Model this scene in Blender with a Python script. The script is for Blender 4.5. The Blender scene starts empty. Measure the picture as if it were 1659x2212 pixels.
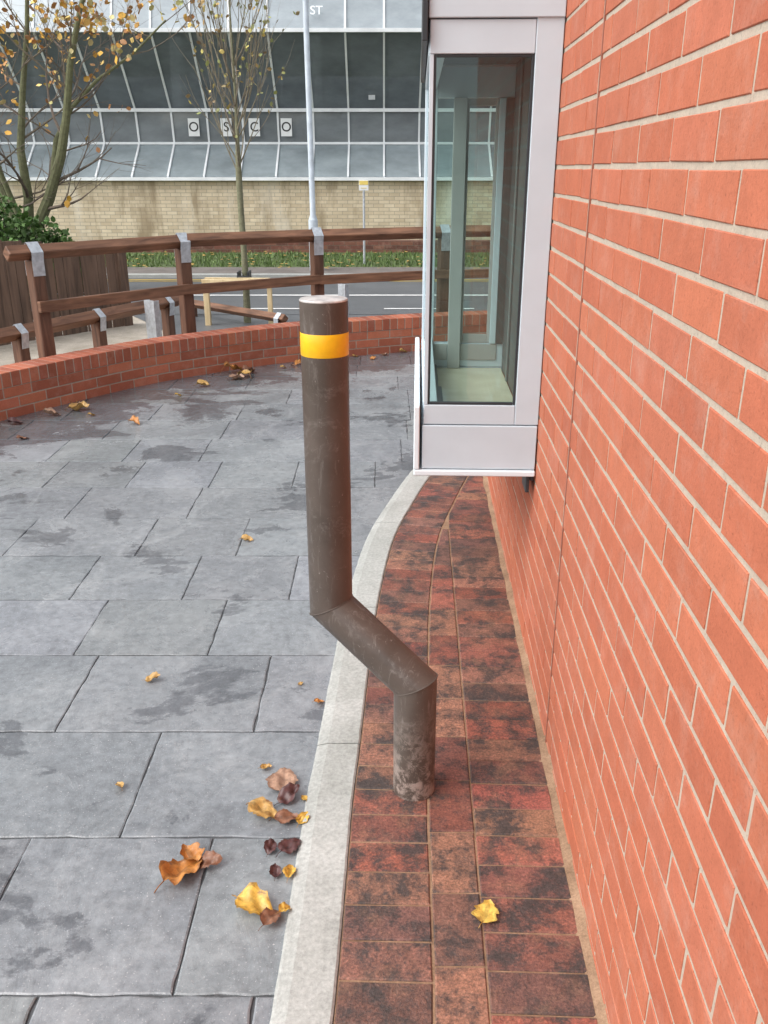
import bpy, math, random, bmesh
from mathutils import Vector, Matrix, noise
random.seed(7)
R=math.radians
SC=bpy.context.scene
COL=SC.collection
PITCH=R(21.5); H=1.6; F=1880.0
cp,sp=math.cos(PITCH),math.sin(PITCH)
def G(u,v,z=0.0):
    gx=(u-829.5)/F; gy=(v-1106)/F
    dy=cp-gy*sp; dz=-sp-gy*cp
    t=(z-H)/dz
    return Vector((gx*t,dy*t,z))
def lerp(a,b,t): return a+(b-a)*t
def jit(c,a):
    k=1+random.uniform(-a,a)
    return (c[0]*k,c[1]*k*(1+random.uniform(-a,a)*.3),c[2]*k*(1+random.uniform(-a,a)*.3))
# ---------------------------------------------------------------- mesh builder
class MB:
    def __init__(s): s.v=[];s.f=[];s.c=[]
    def face(s,pts,col=(1,1,1)):
        n=len(s.v); s.v+= [tuple(p) for p in pts]; s.f.append(tuple(range(n,n+len(pts)))); s.c.append(col)
    def add(s,vs,fs,col=(1,1,1)):
        n=len(s.v); s.v+=[tuple(p) for p in vs]
        for f in fs: s.f.append(tuple(n+i for i in f)); s.c.append(col)
    def cbox(s,lo,hi,b=0.004,M=None,col=(1,1,1)):
        M=M or (lambda a,b_,c:(a,b_,c))
        vs=[];idx={}
        for sx in (0,1):
            for sy in (0,1):
                for sz in (0,1):
                    sg=(sx,sy,sz)
                    for k in range(3):
                        p=[]
                        for m in range(3):
                            e=(lo,hi)[sg[m]][m]
                            if m!=k: e+= b if sg[m]==0 else -b
                            p.append(e)
                        idx[(sg,k)]=len(vs); vs.append(M(*p))
        fs=[]
        for k in range(3):
            a,c=[m for m in range(3) if m!=k]
            for sk in (0,1):
                q=[]
                for (x,y) in ((0,0),(1,0),(1,1),(0,1)):
                    g=[0,0,0];g[k]=sk;g[a]=x;g[c]=y;q.append(idx[(tuple(g),k)])
                fs.append(q)
        for m in range(3):
            k,l=[x for x in range(3) if x!=m]
            for sk in (0,1):
                for sl in (0,1):
                    g0=[0,0,0];g0[k]=sk;g0[l]=sl;g0[m]=0;g1=list(g0);g1[m]=1
                    g0=tuple(g0);g1=tuple(g1)
                    fs.append([idx[(g0,k)],idx[(g0,l)],idx[(g1,l)],idx[(g1,k)]])
        for sx in (0,1):
            for sy in (0,1):
                for sz in (0,1):
                    g=(sx,sy,sz); fs.append([idx[(g,0)],idx[(g,1)],idx[(g,2)]])
        s.add(vs,fs,col)
    def beam(s,p0,p1,w,h,roll=0,b=0.004,col=(1,1,1)):
        p0=Vector(p0);p1=Vector(p1);d=(p1-p0);L=d.length;d.normalize()
        up=Vector((0,0,1)) if abs(d.z)<.9 else Vector((0,1,0))
        x=d.cross(up).normalized();y=x.cross(d)
        if roll:
            q=Matrix.Rotation(roll,3,d); x=q@x;y=q@y
        s.cbox((-w/2,-h/2,0),(w/2,h/2,L),b,lambda a,b_,c:p0+x*a+y*b_+d*c,col)
    def quadbrick(s,cs,P,b=.003,dep=.01,col=(1,1,1),top=0.0):
        cx=sum(c[0] for c in cs)/4;cy=sum(c[1] for c in cs)/4
        def ins(c,a):
            dx=c[0]-cx;dy=c[1]-cy
            return (c[0]-math.copysign(min(a,abs(dx)*.9),dx),c[1]-math.copysign(min(a,abs(dy)*.9),dy))
        A=[P(*ins(c,b),top) for c in cs];B=[P(c[0],c[1],top-b) for c in cs];D=[P(c[0],c[1],top-dep) for c in cs]
        vs=A+B+D;fs=[(0,1,2,3)]
        for i in range(4):
            j=(i+1)%4; fs.append((i,j,4+j,4+i)); fs.append((4+i,4+j,8+j,8+i))
        s.add(vs,fs,col)
    def tube(s,pts,rad,n=8,cap=True,col=(1,1,1)):
        pts=[Vector(p) for p in pts]
        ref=None
        vs=[]
        for i,p in enumerate(pts):
            d=(pts[min(i+1,len(pts)-1)]-pts[max(i-1,0)]).normalized()
            if ref is None:
                ref=d.orthogonal().normalized()
            ref=(ref-d*ref.dot(d))
            if ref.length<1e-4: ref=d.orthogonal()
            ref.normalize(); q=d.cross(ref)
            r=rad[i] if isinstance(rad,(list,tuple)) else rad
            for k in range(n):
                a=2*math.pi*k/n; vs.append(p+(ref*math.cos(a)+q*math.sin(a))*r)
        fs=[]
        for i in range(len(pts)-1):
            for k in range(n):
                fs.append((i*n+k,i*n+(k+1)%n,(i+1)*n+(k+1)%n,(i+1)*n+k))
        if cap: fs.append(tuple(range(n))[::-1]);fs.append(tuple((len(pts)-1)*n+k for k in range(n)))
        s.add(vs,fs,col)
    def build(s,name,mat,parent=None,smooth=False,kind=None,angle=35):
        me=bpy.data.meshes.new(name); me.from_pydata(s.v,[],s.f); me.update()
        at=me.attributes.new('Col','FLOAT_COLOR','FACE')
        buf=[]
        for c in s.c: buf+= [c[0],c[1],c[2],1.0]
        at.data.foreach_set('color',buf)
        me.materials.append(mat)
        if smooth:
            me.polygons.foreach_set('use_smooth',[True]*len(me.polygons))
            try: me.set_sharp_from_angle(angle=R(angle))
            except Exception: pass
        o=bpy.data.objects.new(name,me);COL.objects.link(o)
        if parent: o.parent=parent
        if kind: o['kind']=kind
        return o
def tag(o,label,cat,group=None):
    o['label']=label;o['category']=cat
    if group:o['group']=group
    return o
def thing(name,label,cat,loc=(0,0,0),rz=0,group=None):
    o=bpy.data.objects.new(name,None);COL.objects.link(o);o.location=loc;o.rotation_euler=(0,0,rz);o.empty_display_size=.1
    return tag(o,label,cat,group)
# ---------------------------------------------------------------- materials
class NT:
    def __init__(s,name):
        s.m=bpy.data.materials.new(name);s.m.use_nodes=True;s.t=s.m.node_tree;s.t.nodes.clear()
        s.out=s.n('ShaderNodeOutputMaterial');s.b=s.n('ShaderNodeBsdfPrincipled');s.l(s.b.outputs[0],s.out.inputs[0])
        s.co=s.n('ShaderNodeTexCoord').outputs['Object']
    def n(s,t,**k):
        x=s.t.nodes.new(t)
        for a,b in k.items(): setattr(x,a,b)
        return x
    def l(s,a,b): s.t.links.new(a,b)
    def mapping(s,scale=(1,1,1),src=None,rot=(0,0,0)):
        m=s.n('ShaderNodeMapping');m.inputs['Scale'].default_value=scale;m.inputs['Rotation'].default_value=rot;s.l(src or s.co,m.inputs[0]);return m.outputs[0]
    def noise(s,scale,detail=4,rough=.55,dist=0,vec=None):
        x=s.n('ShaderNodeTexNoise');x.inputs['Scale'].default_value=scale;x.inputs['Detail'].default_value=detail;x.inputs['Roughness'].default_value=rough;x.inputs['Distortion'].default_value=dist
        s.l(vec or s.co,x.inputs['Vector']);return x.outputs['Fac']
    def ramp(s,f,stops):
        x=s.n('ShaderNodeValToRGB');e=x.color_ramp.elements
        while len(e)<len(stops): e.new(.5)
        for i,(p,c) in enumerate(stops):
            e[i].position=p
            if not isinstance(c,(tuple,list)): c=(c,c,c)
            e[i].color=(c[0],c[1],c[2],1)
        s.l(f,x.inputs[0]);return x.outputs[0]
    def mix(s,f,a,b,mode='MIX'):
        x=s.n('ShaderNodeMix',data_type='RGBA',blend_type=mode)
        for i,val in ((0,f),(6,a),(7,b)):
            if isinstance(val,(int,float)):
                if i==0: x.inputs[0].default_value=val
                else: x.inputs[i].default_value=(val,val,val,1)
            elif isinstance(val,tuple): x.inputs[i].default_value=(val[0],val[1],val[2],1)
            else: s.l(val,x.inputs[i])
        return x.outputs[2]
    def math(s,op,a,b=0):
        x=s.n('ShaderNodeMath',operation=op)
        for i,v in enumerate((a,b)):
            if isinstance(v,(int,float)): x.inputs[i].default_value=v
            else: s.l(v,x.inputs[i])
        return x.outputs[0]
    def attr(s):
        x=s.n('ShaderNodeAttribute');x.attribute_name='Col';return x.outputs['Color']
    def bump(s,h,strength,dist,prev=None):
        x=s.n('ShaderNodeBump');x.inputs['Strength'].default_value=strength;x.inputs['Distance'].default_value=dist
        s.l(h,x.inputs['Height'])
        if prev: s.l(prev,x.inputs['Normal'])
        return x.outputs[0]
    def fin(s,col=None,rough=None,nrm=None,metal=0,spec=None):
        for v,k in ((col,'Base Color'),(rough,'Roughness')):
            if v is None: continue
            if isinstance(v,tuple): s.b.inputs[k].default_value=(v[0],v[1],v[2],1)
            elif isinstance(v,(int,float)): s.b.inputs[k].default_value=v
            else: s.l(v,s.b.inputs[k])
        if nrm: s.l(nrm,s.b.inputs['Normal'])
        s.b.inputs['Metallic'].default_value=metal
        if spec is not None: s.b.inputs['Specular IOR Level'].default_value=spec
        return s.m
def simple(name,c,rough=.6,metal=0,var=.15,sc=8,bump=.0):
    t=NT(name);f=t.noise(sc,5)
    c0=tuple(x*(1-var) for x in c);c1=tuple(min(1,x*(1+var)) for x in c)
    n=t.bump(t.noise(sc*12,3),bump,.002) if bump else None
    return t.fin(t.ramp(f,[(.3,c0),(.7,c1)]),rough,n,metal)
def m_brick():
    t=NT('red_brick');a=t.attr()
    n1=t.noise(18,6,.7);n3=t.noise(150,4,.7)
    c=t.mix(1.0,a,t.ramp(n1,[(.3,.88),(.7,1.08)]),'MULTIPLY')
    bloom=t.ramp(t.noise(8,7,.75,.1),[(.50,0.0),(.72,.30)])
    c=t.mix(bloom,c,(.54,.34,.27))
    sp_=t.ramp(n3,[(.27,(.55,.55,.55)),(.42,(1,1,1)),(.75,(1.12,1.12,1.12))])
    c=t.mix(.8,c,sp_,'MULTIPLY')
    n=t.bump(n1,.35,.004);n=t.bump(n3,.7,.0016,n)
    return t.fin(c,.8,n,0,.25)
def m_paver():
    t=NT('brindle_paver');a=t.attr()
    big=t.noise(8,9,.80,.15);fine=t.noise(150,4,.75);mid=t.noise(45,5,.7)
    dark=t.ramp(big,[(.45,0.0),(.57,.94)])
    c=t.mix(dark,a,(.052,.046,.044))
    br=t.ramp(t.noise(7,6,.7,.1),[(.52,0.0),(.7,.5)])
    c=t.mix(br,c,(.34,.18,.11))
    c=t.mix(.7,c,t.ramp(mid,[(.3,(.55,.55,.55)),(.7,(1.35,1.35,1.35))]),'MULTIPLY')
    c=t.mix(.85,c,t.ramp(fine,[(.3,(.35,.35,.35)),(.52,(1.0,1.0,1.0)),(.72,(1.9,1.8,1.7))]),'MULTIPLY')
    n=t.bump(fine,.9,.003);n=t.bump(mid,.5,.003,n)
    return t.fin(c,t.ramp(big,[(.35,.42),(.65,.6)]),n)
def m_slate():
    t=NT('slate_paving');a=t.attr()
    n1=t.noise(2.6,8,.66,.5);n2=t.noise(30,6,.72);n3=t.noise(190,3);rv=t.noise(4.5,8,.66,1.2,vec=t.mapping((1.0,.55,1),rot=(0,0,.5)))
    c=t.ramp(n1,[(.28,(.165,.182,.195)),(.5,(.225,.243,.256)),(.74,(.295,.312,.324))])
    c=t.mix(1.0,c,a,'MULTIPLY')
    c=t.mix(t.ramp(rv,[(.53,0.0),(.68,.32)]),c,(.40,.415,.42))
    c=t.mix(t.ramp(rv,[(.34,.3),(.44,0.0)]),c,(.11,.12,.13))
    c=t.mix(.7,c,t.ramp(n2,[(.3,.55),(.5,.98),(.78,1.5)]),'MULTIPLY')
    c=t.mix(t.ramp(n3,[(.635,0.0),(.71,.65)]),c,(.62,.62,.62))
    w=t.noise(1.25,8,.66,.35,vec=t.mapping((1,1.3,1)))
    dist=t.n('ShaderNodeVectorMath',operation='DISTANCE');t.l(t.co,dist.inputs[0]);dist.inputs[1].default_value=CC
    edge=t.math('MULTIPLY',t.math('SUBTRACT',dist.outputs['Value'],CR-.95),.28)
    edge=t.math('MAXIMUM',edge,0)
    we=t.math('ADD',w,edge)
    wet=t.ramp(we,[(.570,0.0),(.592,1.0)])
    damp=t.ramp(we,[(.50,0.0),(.58,.25)])
    c=t.mix(damp,c,t.mix(1.0,c,.65,'MULTIPLY'))
    c=t.mix(t.math('MULTIPLY',wet,.72),c,t.mix(1.0,c,(.40,.40,.42),'MULTIPLY'))
    r=t.mix(wet,t.ramp(n1,[(.3,.20),(.7,.34)]),.11)
    n=t.bump(rv,.5,.008);n=t.bump(n1,.35,.010,n);n=t.bump(n2,.40,.0035,n)
    return t.fin(c,r,n,0,.75)
def circ(a,b,c):
    ax,ay=a;bx,by=b;cx,cy=c
    d=2*(ax*(by-cy)+bx*(cy-ay)+cx*(ay-by))
    ux=((ax*ax+ay*ay)*(by-cy)+(bx*bx+by*by)*(cy-ay)+(cx*cx+cy*cy)*(ay-by))/d
    uy=((ax*ax+ay*ay)*(cx-bx)+(bx*bx+by*by)*(ax-cx)+(cx*cx+cy*cy)*(bx-ax))/d
    return ux,uy,math.hypot(ax-ux,ay-uy)
ux,uy,CR=circ((-2.62,5.75),(-1.3,7.37),(.31,8.22));CC=(ux,uy,0)
def m_wood(name,c0,c1,scale,rough=.6):
    t=NT(name);g=t.noise(1,6,.6,.6,vec=t.mapping(scale));k=t.noise(3,3)
    c=t.ramp(g,[(.3,c0),(.65,c1)]);c=t.mix(.5,c,t.ramp(k,[(.3,.7),(.7,1.25)]),'MULTIPLY')
    return t.fin(c,rough,t.bump(g,.3,.003))
def m_attr(name,rough=.6,sc=60,amt=.3,bump=.2):
    t=NT(name);c=t.mix(amt,t.attr(),t.ramp(t.noise(sc,5,.65),[(.3,.45),(.7,1.5)]),'MULTIPLY')
    return t.fin(c,rough,t.bump(t.noise(sc*2,3),bump,.001))
def m_leaf():
    t=NT('leaf_skin');a=t.attr()
    c=t.mix(.5,a,t.ramp(t.noise(70,5,.65),[(.3,.5),(.7,1.45)]),'MULTIPLY')
    c=t.mix(t.ramp(t.noise(28,5,.7,.5),[(.52,0.0),(.66,.75)]),c,(.17,.075,.035))
    return t.fin(c,.45,t.bump(t.noise(120,3),.4,.001))
def m_glass(name,tint,gl,rough=.02,refl_mix=0,refl_col=(.3,.35,.38),fm=.8):
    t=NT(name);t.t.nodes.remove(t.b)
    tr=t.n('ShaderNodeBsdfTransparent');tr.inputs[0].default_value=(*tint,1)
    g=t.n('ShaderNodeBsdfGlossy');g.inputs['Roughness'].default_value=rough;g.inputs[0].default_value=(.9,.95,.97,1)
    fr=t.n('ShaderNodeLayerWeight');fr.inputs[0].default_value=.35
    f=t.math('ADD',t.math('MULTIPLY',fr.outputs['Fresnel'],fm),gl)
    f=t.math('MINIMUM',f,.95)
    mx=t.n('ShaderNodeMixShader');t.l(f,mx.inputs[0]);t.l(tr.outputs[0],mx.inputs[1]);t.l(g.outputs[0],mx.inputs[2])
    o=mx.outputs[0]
    if refl_mix:  # diffuse layer paints a reflection tone into the glass colour
        d=t.n('ShaderNodeBsdfDiffuse');t.l(t.ramp(t.noise(1.1,6,.65,0,vec=t.mapping((1,1,2.2))),[(.3,tuple(x*.68 for x in refl_col)),(.7,tuple(x*1.12 for x in refl_col))]),d.inputs[0])
        m2=t.n('ShaderNodeMixShader');m2.inputs[0].default_value=refl_mix;t.l(o,m2.inputs[1]);t.l(d.outputs[0],m2.inputs[2]);o=m2.outputs[0]
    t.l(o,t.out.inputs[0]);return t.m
def m_bollard():
    t=NT('brown_paint');g=t.noise(7,7,.7,.5);s=t.noise(1,7,.75,1.2,vec=t.mapping((38,38,6)))
    c=t.ramp(g,[(.3,(.068,.053,.043)),(.7,(.108,.085,.071))])
    z=t.n('ShaderNodeSeparateXYZ');t.l(t.co,z.inputs[0])
    c=t.mix(t.ramp(s,[(.57,0.0),(.72,.45)]),c,(.34,.32,.30))
    c=t.mix(t.ramp(t.noise(55,6,.78,1.5),[(.63,0.0),(.69,.55)]),c,(.42,.39,.37))
    c=t.mix(t.ramp(t.noise(9,7,.8,.6),[(.56,0.0),(.64,.22)]),c,(.30,.27,.25))
    lowm=t.ramp(t.math('ADD',z.outputs[2],t.math('MULTIPLY',g,.30)),[(.14,1.0),(.26,.45),(.44,0.0)])
    c=t.mix(t.math('MULTIPLY',lowm,t.ramp(t.noise(30,8,.82,.4),[(.46,0.0),(.56,1.0)])),c,(.40,.33,.29))
    return t.fin(c,t.ramp(g,[(.3,.32),(.7,.48)]),t.bump(t.noise(40,5),.25,.002))
def m_buff():
    t=NT('buff_brick')
    sx=t.n('ShaderNodeSeparateXYZ');t.l(t.co,sx.inputs[0]);cb=t.n('ShaderNodeCombineXYZ');t.l(sx.outputs[0],cb.inputs[0]);t.l(sx.outputs[2],cb.inputs[1])
    b=t.n('ShaderNodeTexBrick');t.l(cb.outputs[0],b.inputs['Vector']);b.inputs['Scale'].default_value=1
    b.inputs['Brick Width'].default_value=.225;b.inputs['Row Height'].default_value=.075;b.inputs['Mortar Size'].default_value=.006
    b.inputs['Color1'].default_value=(.68,.58,.42,1);b.inputs['Color2'].default_value=(.54,.44,.30,1);b.inputs['Mortar'].default_value=(.36,.31,.24,1)
    c=b.outputs['Color']
    c=t.mix(.5,c,t.ramp(t.noise(3,6,.7),[(.3,.7),(.7,1.25)]),'MULTIPLY')
    st=t.ramp(t.noise(1,6,.65,.3,vec=t.mapping((1.8,1,.30))),[(.52,0.0),(.66,.7)])
    c=t.mix(st,c,(.24,.175,.10))
    c=t.mix(t.ramp(t.noise(1,5,.6,0,vec=t.mapping((1.1,1,.3))),[(.55,0.0),(.72,.6)]),c,(.78,.73,.64))
    return t.fin(c,.75)
def m_ground(name,c0,c1,sc,rough=.7,b=.3,fs=60):
    t=NT(name);f=t.noise(sc,6,.65);g=t.noise(fs,4,.7)
    c=t.mix(.6,t.ramp(f,[(.3,c0),(.7,c1)]),t.ramp(g,[(.3,.6),(.7,1.35)]),'MULTIPLY')
    return t.fin(c,rough,t.bump(g,b,.004))
BR=m_brick();PV=m_paver();SL=m_slate()
TIM=m_wood('timber_rail_wood',(.095,.043,.023),(.26,.128,.072),(3,3,30))
TIMP=m_wood('timber_post_wood',(.075,.035,.021),(.185,.088,.052),(30,30,2.5))
BOARD=m_wood('fence_board_wood',(.07,.046,.034),(.18,.115,.082),(18,18,1.5),.8)
STAKE=m_wood('new_wood',(.58,.44,.24),(.74,.60,.36),(20,20,3),.7)
GALV=simple('galvanised_steel',(.56,.60,.64),.38,.5,.2,30)
WHITE=simple('window_frame_paint',(.565,.645,.70),.36,0,.05,5)
WHITE2=simple('sky_lit_frame_paint',(.76,.83,.87),.35,0,.04,5)  # frame paint lightened: brightness from the open sky is in the colour
DARK=simple('dark_trim',(.03,.035,.04),.4)
INNER=simple('dark_interior_grey',(.085,.10,.10),.5,0,.35,3)  # dark tone paints the unlit opening into the building
INW=simple('inner_frame_grey',(.42,.42,.41),.5,0,.1,3)
INW2=simple('inner_upright_grey',(.16,.18,.18),.45,0,.15,3)
COUNT=simple('counter_cream',(.66,.60,.46),.10,0,.15,4)
BOL=m_bollard()
YEL=simple('yellow_reflective_tape',(.90,.50,.010),.33,0,.06,60)
CAPM=simple('cap_sky_reflection_grey',(.50,.48,.46),.3,0,.35,40)  # pale grey paints the sky's reflection onto the bollard top
KERB=m_ground('concrete_kerb',(.33,.34,.315),(.48,.49,.465),4,.6,.35,90)
SAND=m_ground('joint_sand',(.22,.135,.08),(.42,.27,.17),12,.95,.9,140)
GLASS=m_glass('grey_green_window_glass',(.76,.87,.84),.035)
FGL=m_glass('skirt_glass',(.42,.48,.50),.25,.08,.60,(.44,.51,.54))  # row tones paint in what each glass slope reflects: sky pale, ground dark
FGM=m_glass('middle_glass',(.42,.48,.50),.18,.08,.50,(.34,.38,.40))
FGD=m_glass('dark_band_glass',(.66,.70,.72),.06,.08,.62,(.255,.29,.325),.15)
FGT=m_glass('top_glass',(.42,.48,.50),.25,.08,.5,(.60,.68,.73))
ALU=simple('white_glazing_bar',(.80,.83,.85),.4,0,.1,3)
BUFF=m_buff()
ASPH=m_ground('wet_asphalt',(.105,.11,.118),(.15,.158,.168),1.2,.42,.3,80)
PATH=m_ground('pavement_tarmac',(.15,.13,.12),(.25,.22,.20),2,.6,.3,50)
GRAV=m_ground('pale_gravel',(.34,.30,.24),(.52,.47,.40),5,.8,.8,90)
EARTH=m_ground('earth_ground',(.10,.10,.07),(.16,.15,.10),.6,.9,.3,10)
GRASSM=m_ground('grass_green',(.06,.09,.03),(.12,.16,.055),3,.8,.6,60)
LEAFM=m_leaf()
TLEAF=m_attr('tree_leaf_skin',.55,20,.25,.1)
BARK=m_attr('bark_skin',.8,25,.6,.5)
LINEW=simple('white_road_paint',(.78,.78,.76),.6,0,.15,4)
LINEY=simple('yellow_road_paint',(.62,.42,.08),.6,0,.15,4)
LAMP=simple('pale_grey_post_paint',(.56,.63,.70),.4)
ROOFM=simple('roof_grey',(.2,.2,.21),.8)
INT=simple('interior_dark',(.12,.125,.13),.8,0,.3,.7)
INTC=simple('interior_column_pale',(.9,.92,.9),.6)
PAPER=simple('white_paper',(.82,.84,.84),.7,0,.03)
SIGNY=simple('faded_sign_yellow',(.80,.62,.16),.5)
INK=simple('black_ink',(.02,.02,.02),.6)
# ---------------------------------------------------------------- ground & roads
def sheet(name,pts,z,mat,kind='structure'):
    m=MB();m.face([(x,y,z) for x,y in pts]);return m.build(name,mat,kind=kind)
sheet('ground',[(-300,-300),(300,-300),(300,300),(-300,300)],-.03,EARTH)
slab=MB()
def P3(u,v,d): return (u,v,d)
ys=[1.317-.452*k for k in range(5,0,-1)]+[1.317,1.778,2.231,2.681,3.108,3.533,3.975]
while ys[-1]<8.9: ys.append(ys[-1]+.45)
known={5:[-.44,-.906],6:[-.1,-.68,-1.29],7:[-.398,-1.008],8:[-.15,-.625,-1.10],9:[-.38,-.81,-1.26],10:[-.2,-.66,-1.11,-1.7],4:[-.72,-1.2]}
for i in range(len(ys)-1):
    xs=sorted(known.get(i,[random.uniform(-.5,0)]))
    while xs[0]>-5.6: xs.insert(0,xs[0]-random.choice([.45,.6,.6,.45,.75]))
    while xs[-1]<2.6: xs.append(xs[-1]+random.choice([.45,.6]))
    for a,b in zip(xs,xs[1:]):
        g=.0022;y0=ys[i]+g;y1=ys[i+1]-g;a+=g;b-=g
        k=1+random.uniform(-.10,.10);col=(k,k*(1+random.uniform(-.015,.015)),k*(1+random.uniform(-.02,.02)))
        z0=random.uniform(-.0007,.0007)
        out=[];N=14
        def ed(x,y,n): return noise.noise(Vector((x*16,y*16,n)))*.0052
        for t in range(N): x=lerp(a,b,t/N);out.append((x,y0+ed(x,y0,1)))
        for t in range(N): y=lerp(y0,y1,t/N);out.append((b+ed(b,y,2),y))
        for t in range(N): x=lerp(b,a,t/N);out.append((x,y1+ed(x,y1,3)))
        for t in range(N): y=lerp(y1,y0,t/N);out.append((a+ed(a,y,4),y))
        cx,cy=(a+b)/2,(y0+y1)/2
        A=[(x-math.copysign(.004,x-cx),y-math.copysign(.004,y-cy),z0) for x,y in out]
        B=[(x,y,z0-.002) for x,y in out];D=[(x,y,z0-.014) for x,y in out]
        n=len(out);fs=[tuple(range(n))]
        for q in range(n):
            r=(q+1)%n;fs.append((q,r,n+r,n+q));fs.append((n+q,n+r,2*n+r,2*n+q))
        slab.add(A+B+D,fs,col)
slab.build('driveway_paving',SL,kind='structure')
sheet('driveway_joint_base',[(-5.6,-1.2),(3.2,-1.2),(3.2,9.0),(-5.6,9.0)],-.0058,m_ground('dark_joint',(.065,.07,.075),(.115,.12,.125),5,.5,.3,60))
# ---------------------------------------------------------------- curves
class Curve2:
    def __init__(s,pts,n=24):
        P=[Vector(p) for p in pts];P=[P[0]*2-P[1]]+P+[P[-1]*2-P[-2]]
        s.p=[]
        for i in range(1,len(P)-2):
            for k in range(n):
                t=k/n;a,b,c,d=P[i-1:i+3]
                s.p.append(.5*((2*b)+(c-a)*t+(2*a-5*b+4*c-d)*t*t+(3*b-a-3*c+d)*t**3))
        s.p.append(P[-2]);s.L=[0]
        for a,b in zip(s.p,s.p[1:]): s.L.append(s.L[-1]+(b-a).length)
        s.len=s.L[-1]
    def at(s,u,off=0):
        u=max(0,min(s.len-1e-6,u))
        lo,hi=0,len(s.L)-1
        while hi-lo>1:
            m=(lo+hi)//2
            if s.L[m]<=u: lo=m
            else: hi=m
        a,b=s.p[lo],s.p[hi];t=(u-s.L[lo])/max(1e-9,s.L[hi]-s.L[lo])
        i0=max(0,lo-3);i1=min(len(s.p)-1,hi+3)
        d=(s.p[i1]-s.p[i0]).normalized();nrm=Vector((-d.y,d.x))
        return a.lerp(b,t)+nrm*off
def wallx(y): return .4007+.03637*y
# ---------------------------------------------------------------- kerb and brick paving
kc=Curve2([(-.165,.2),(-.135,.75),(-.102,1.25),(-.085,1.88),(-.0735,2.1),(-.05,2.6),(-.02,3.1),(.045,3.69),(.150,4.17),(.291,4.694),(.45,5.12),(.62,5.5)])
k=MB()
def find_u(y):
    for i,p in enumerate(kc.p):
        if p.y>=y: return kc.L[i]
    return kc.len
js=[0.0,find_u(.95),find_u(2.14),find_u(3.0),find_u(3.86),find_u(4.66),kc.len]
for a,b in zip(js,js[1:]):
    a+=.0025;b-=.0025;n=max(4,int((b-a)/.03));prof=[(.128,-.02),(.128,.0035),(.122,.0065),(.095,.013),(.006,.0155),(.001,.012),(.0,-.02)]
    vs=[];c=jit((1,1,1),.08)
    for i in range(n+1):
        u=lerp(a,b,i/n)
        for o_,z in prof:
            q=kc.at(u,o_+.0022*noise.noise(Vector((u*25,o_*9,4))));vs.append((q.x,q.y,z))
    m=len(prof);fs=[tuple(range(m)),tuple(n*m+i for i in range(m))]
    for i in range(n):
        for j in range(m-1): fs.append((i*m+j,i*m+j+1,(i+1)*m+j+1,(i+1)*m+j))
    k.add(vs,fs,c)
k.build('kerb',KERB,kind='structure')
sb=MB();n=60
for i in range(n):
    a=kc.at(kc.len*i/n,-.001);b=kc.at(kc.len*(i+1)/n,-.001)
    wa=wallx(a.y)+.02;wb=wallx(b.y)+.02
    if a.x<wa: sb.face([(a.x,a.y,.0092),(wa,a.y,.0092),(wb,b.y,.0092),(b.x,b.y,.0092)])
sb.build('sand_bed',SAND,kind='structure')
sf=MB();yy=.2
while yy<4.8:
    w=[.018+.012*noise.noise(Vector((t*6,0,3))) for t in (yy,yy+.04)]
    hh=[.012+.007*noise.noise(Vector((t*9,2,3))) for t in (yy,yy+.04)]
    sf.face([(wallx(yy)-w[0]-.006,yy,.0108),(wallx(yy+.04)-w[1]-.006,yy+.04,.0108),(wallx(yy+.04)+.004,yy+.04,hh[1]+.012),(wallx(yy)+.004,yy,hh[0]+.012)])
    yy+=.04
sf.build('sand_strip',SAND,kind='structure')
ab=[(kc.at(kc.len*i/200,-.205)) for i in range(201)]
def xa(y):
    for p,q in zip(ab,ab[1:]):
        if p.y<=y<=q.y: return lerp(p.x,q.x,(y-p.y)/max(1e-6,q.y-p.y))
    return ab[0].x if y<ab[0].y else 9
PC=[(.29,.10,.068),(.32,.115,.078),(.26,.10,.07),(.30,.145,.095),(.22,.09,.068),(.34,.165,.11),(.31,.10,.07),(.24,.115,.085),(.18,.09,.07)]
def pc(): return jit(random.choice(PC),.15)
pv=MB();JJ=.0022
def wl(y): return wallx(y)-.018
def TOP(): return .0130+random.uniform(-.0008,.0012)
def qb(cs):
    j=lambda:random.uniform(-.0009,.0009)
    pv.quadbrick([(x+j(),y+j()) for x,y in cs],P3,.0030,.012,pc(),TOP())
u=0.03
while u<kc.len-.12:
    u1=u+.1015
    cs=[kc.at(u+JJ,-.003),kc.at(u1-JJ,-.003),kc.at(u1-JJ,-.2),kc.at(u+JJ,-.2)]
    w=wl(cs[0].y)
    if cs[0].x<w-.02:
        qb([(min(c.x,wl(c.y)),c.y) for c in cs])
    u=u1
cl=lambda y: wallx(y)-.232
yy=.25
while yy<5.2:
    y0=yy+JJ;y1=yy+.1015-JJ
    l0=max(cl(y0),xa(y0)+.001);l1=max(cl(y1),xa(y1)+.001)
    if l0<wl(y0)-.01 and l1<wl(y1)-.01:
        qb([(l0+JJ,y0),(wl(y0),y0-.007),(wl(y1),y1-.007),(l1+JJ,y1)])
    yy+=.1015
yy=.16
while yy<4.4:
    y0=yy+JJ;y1=yy+.203-JJ
    a0,a1=xa(y0)+.001,xa(y1)+.001;b0,b1=cl(y0)-JJ,cl(y1)-JJ
    if b0-a0>.012 and b1-a1>.004:
        qb([(a0,y0),(b0,y0),(b1,y1),(a1,y1)])
    yy+=.203
pv.build('brick_paving',PV,kind='structure')
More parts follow.
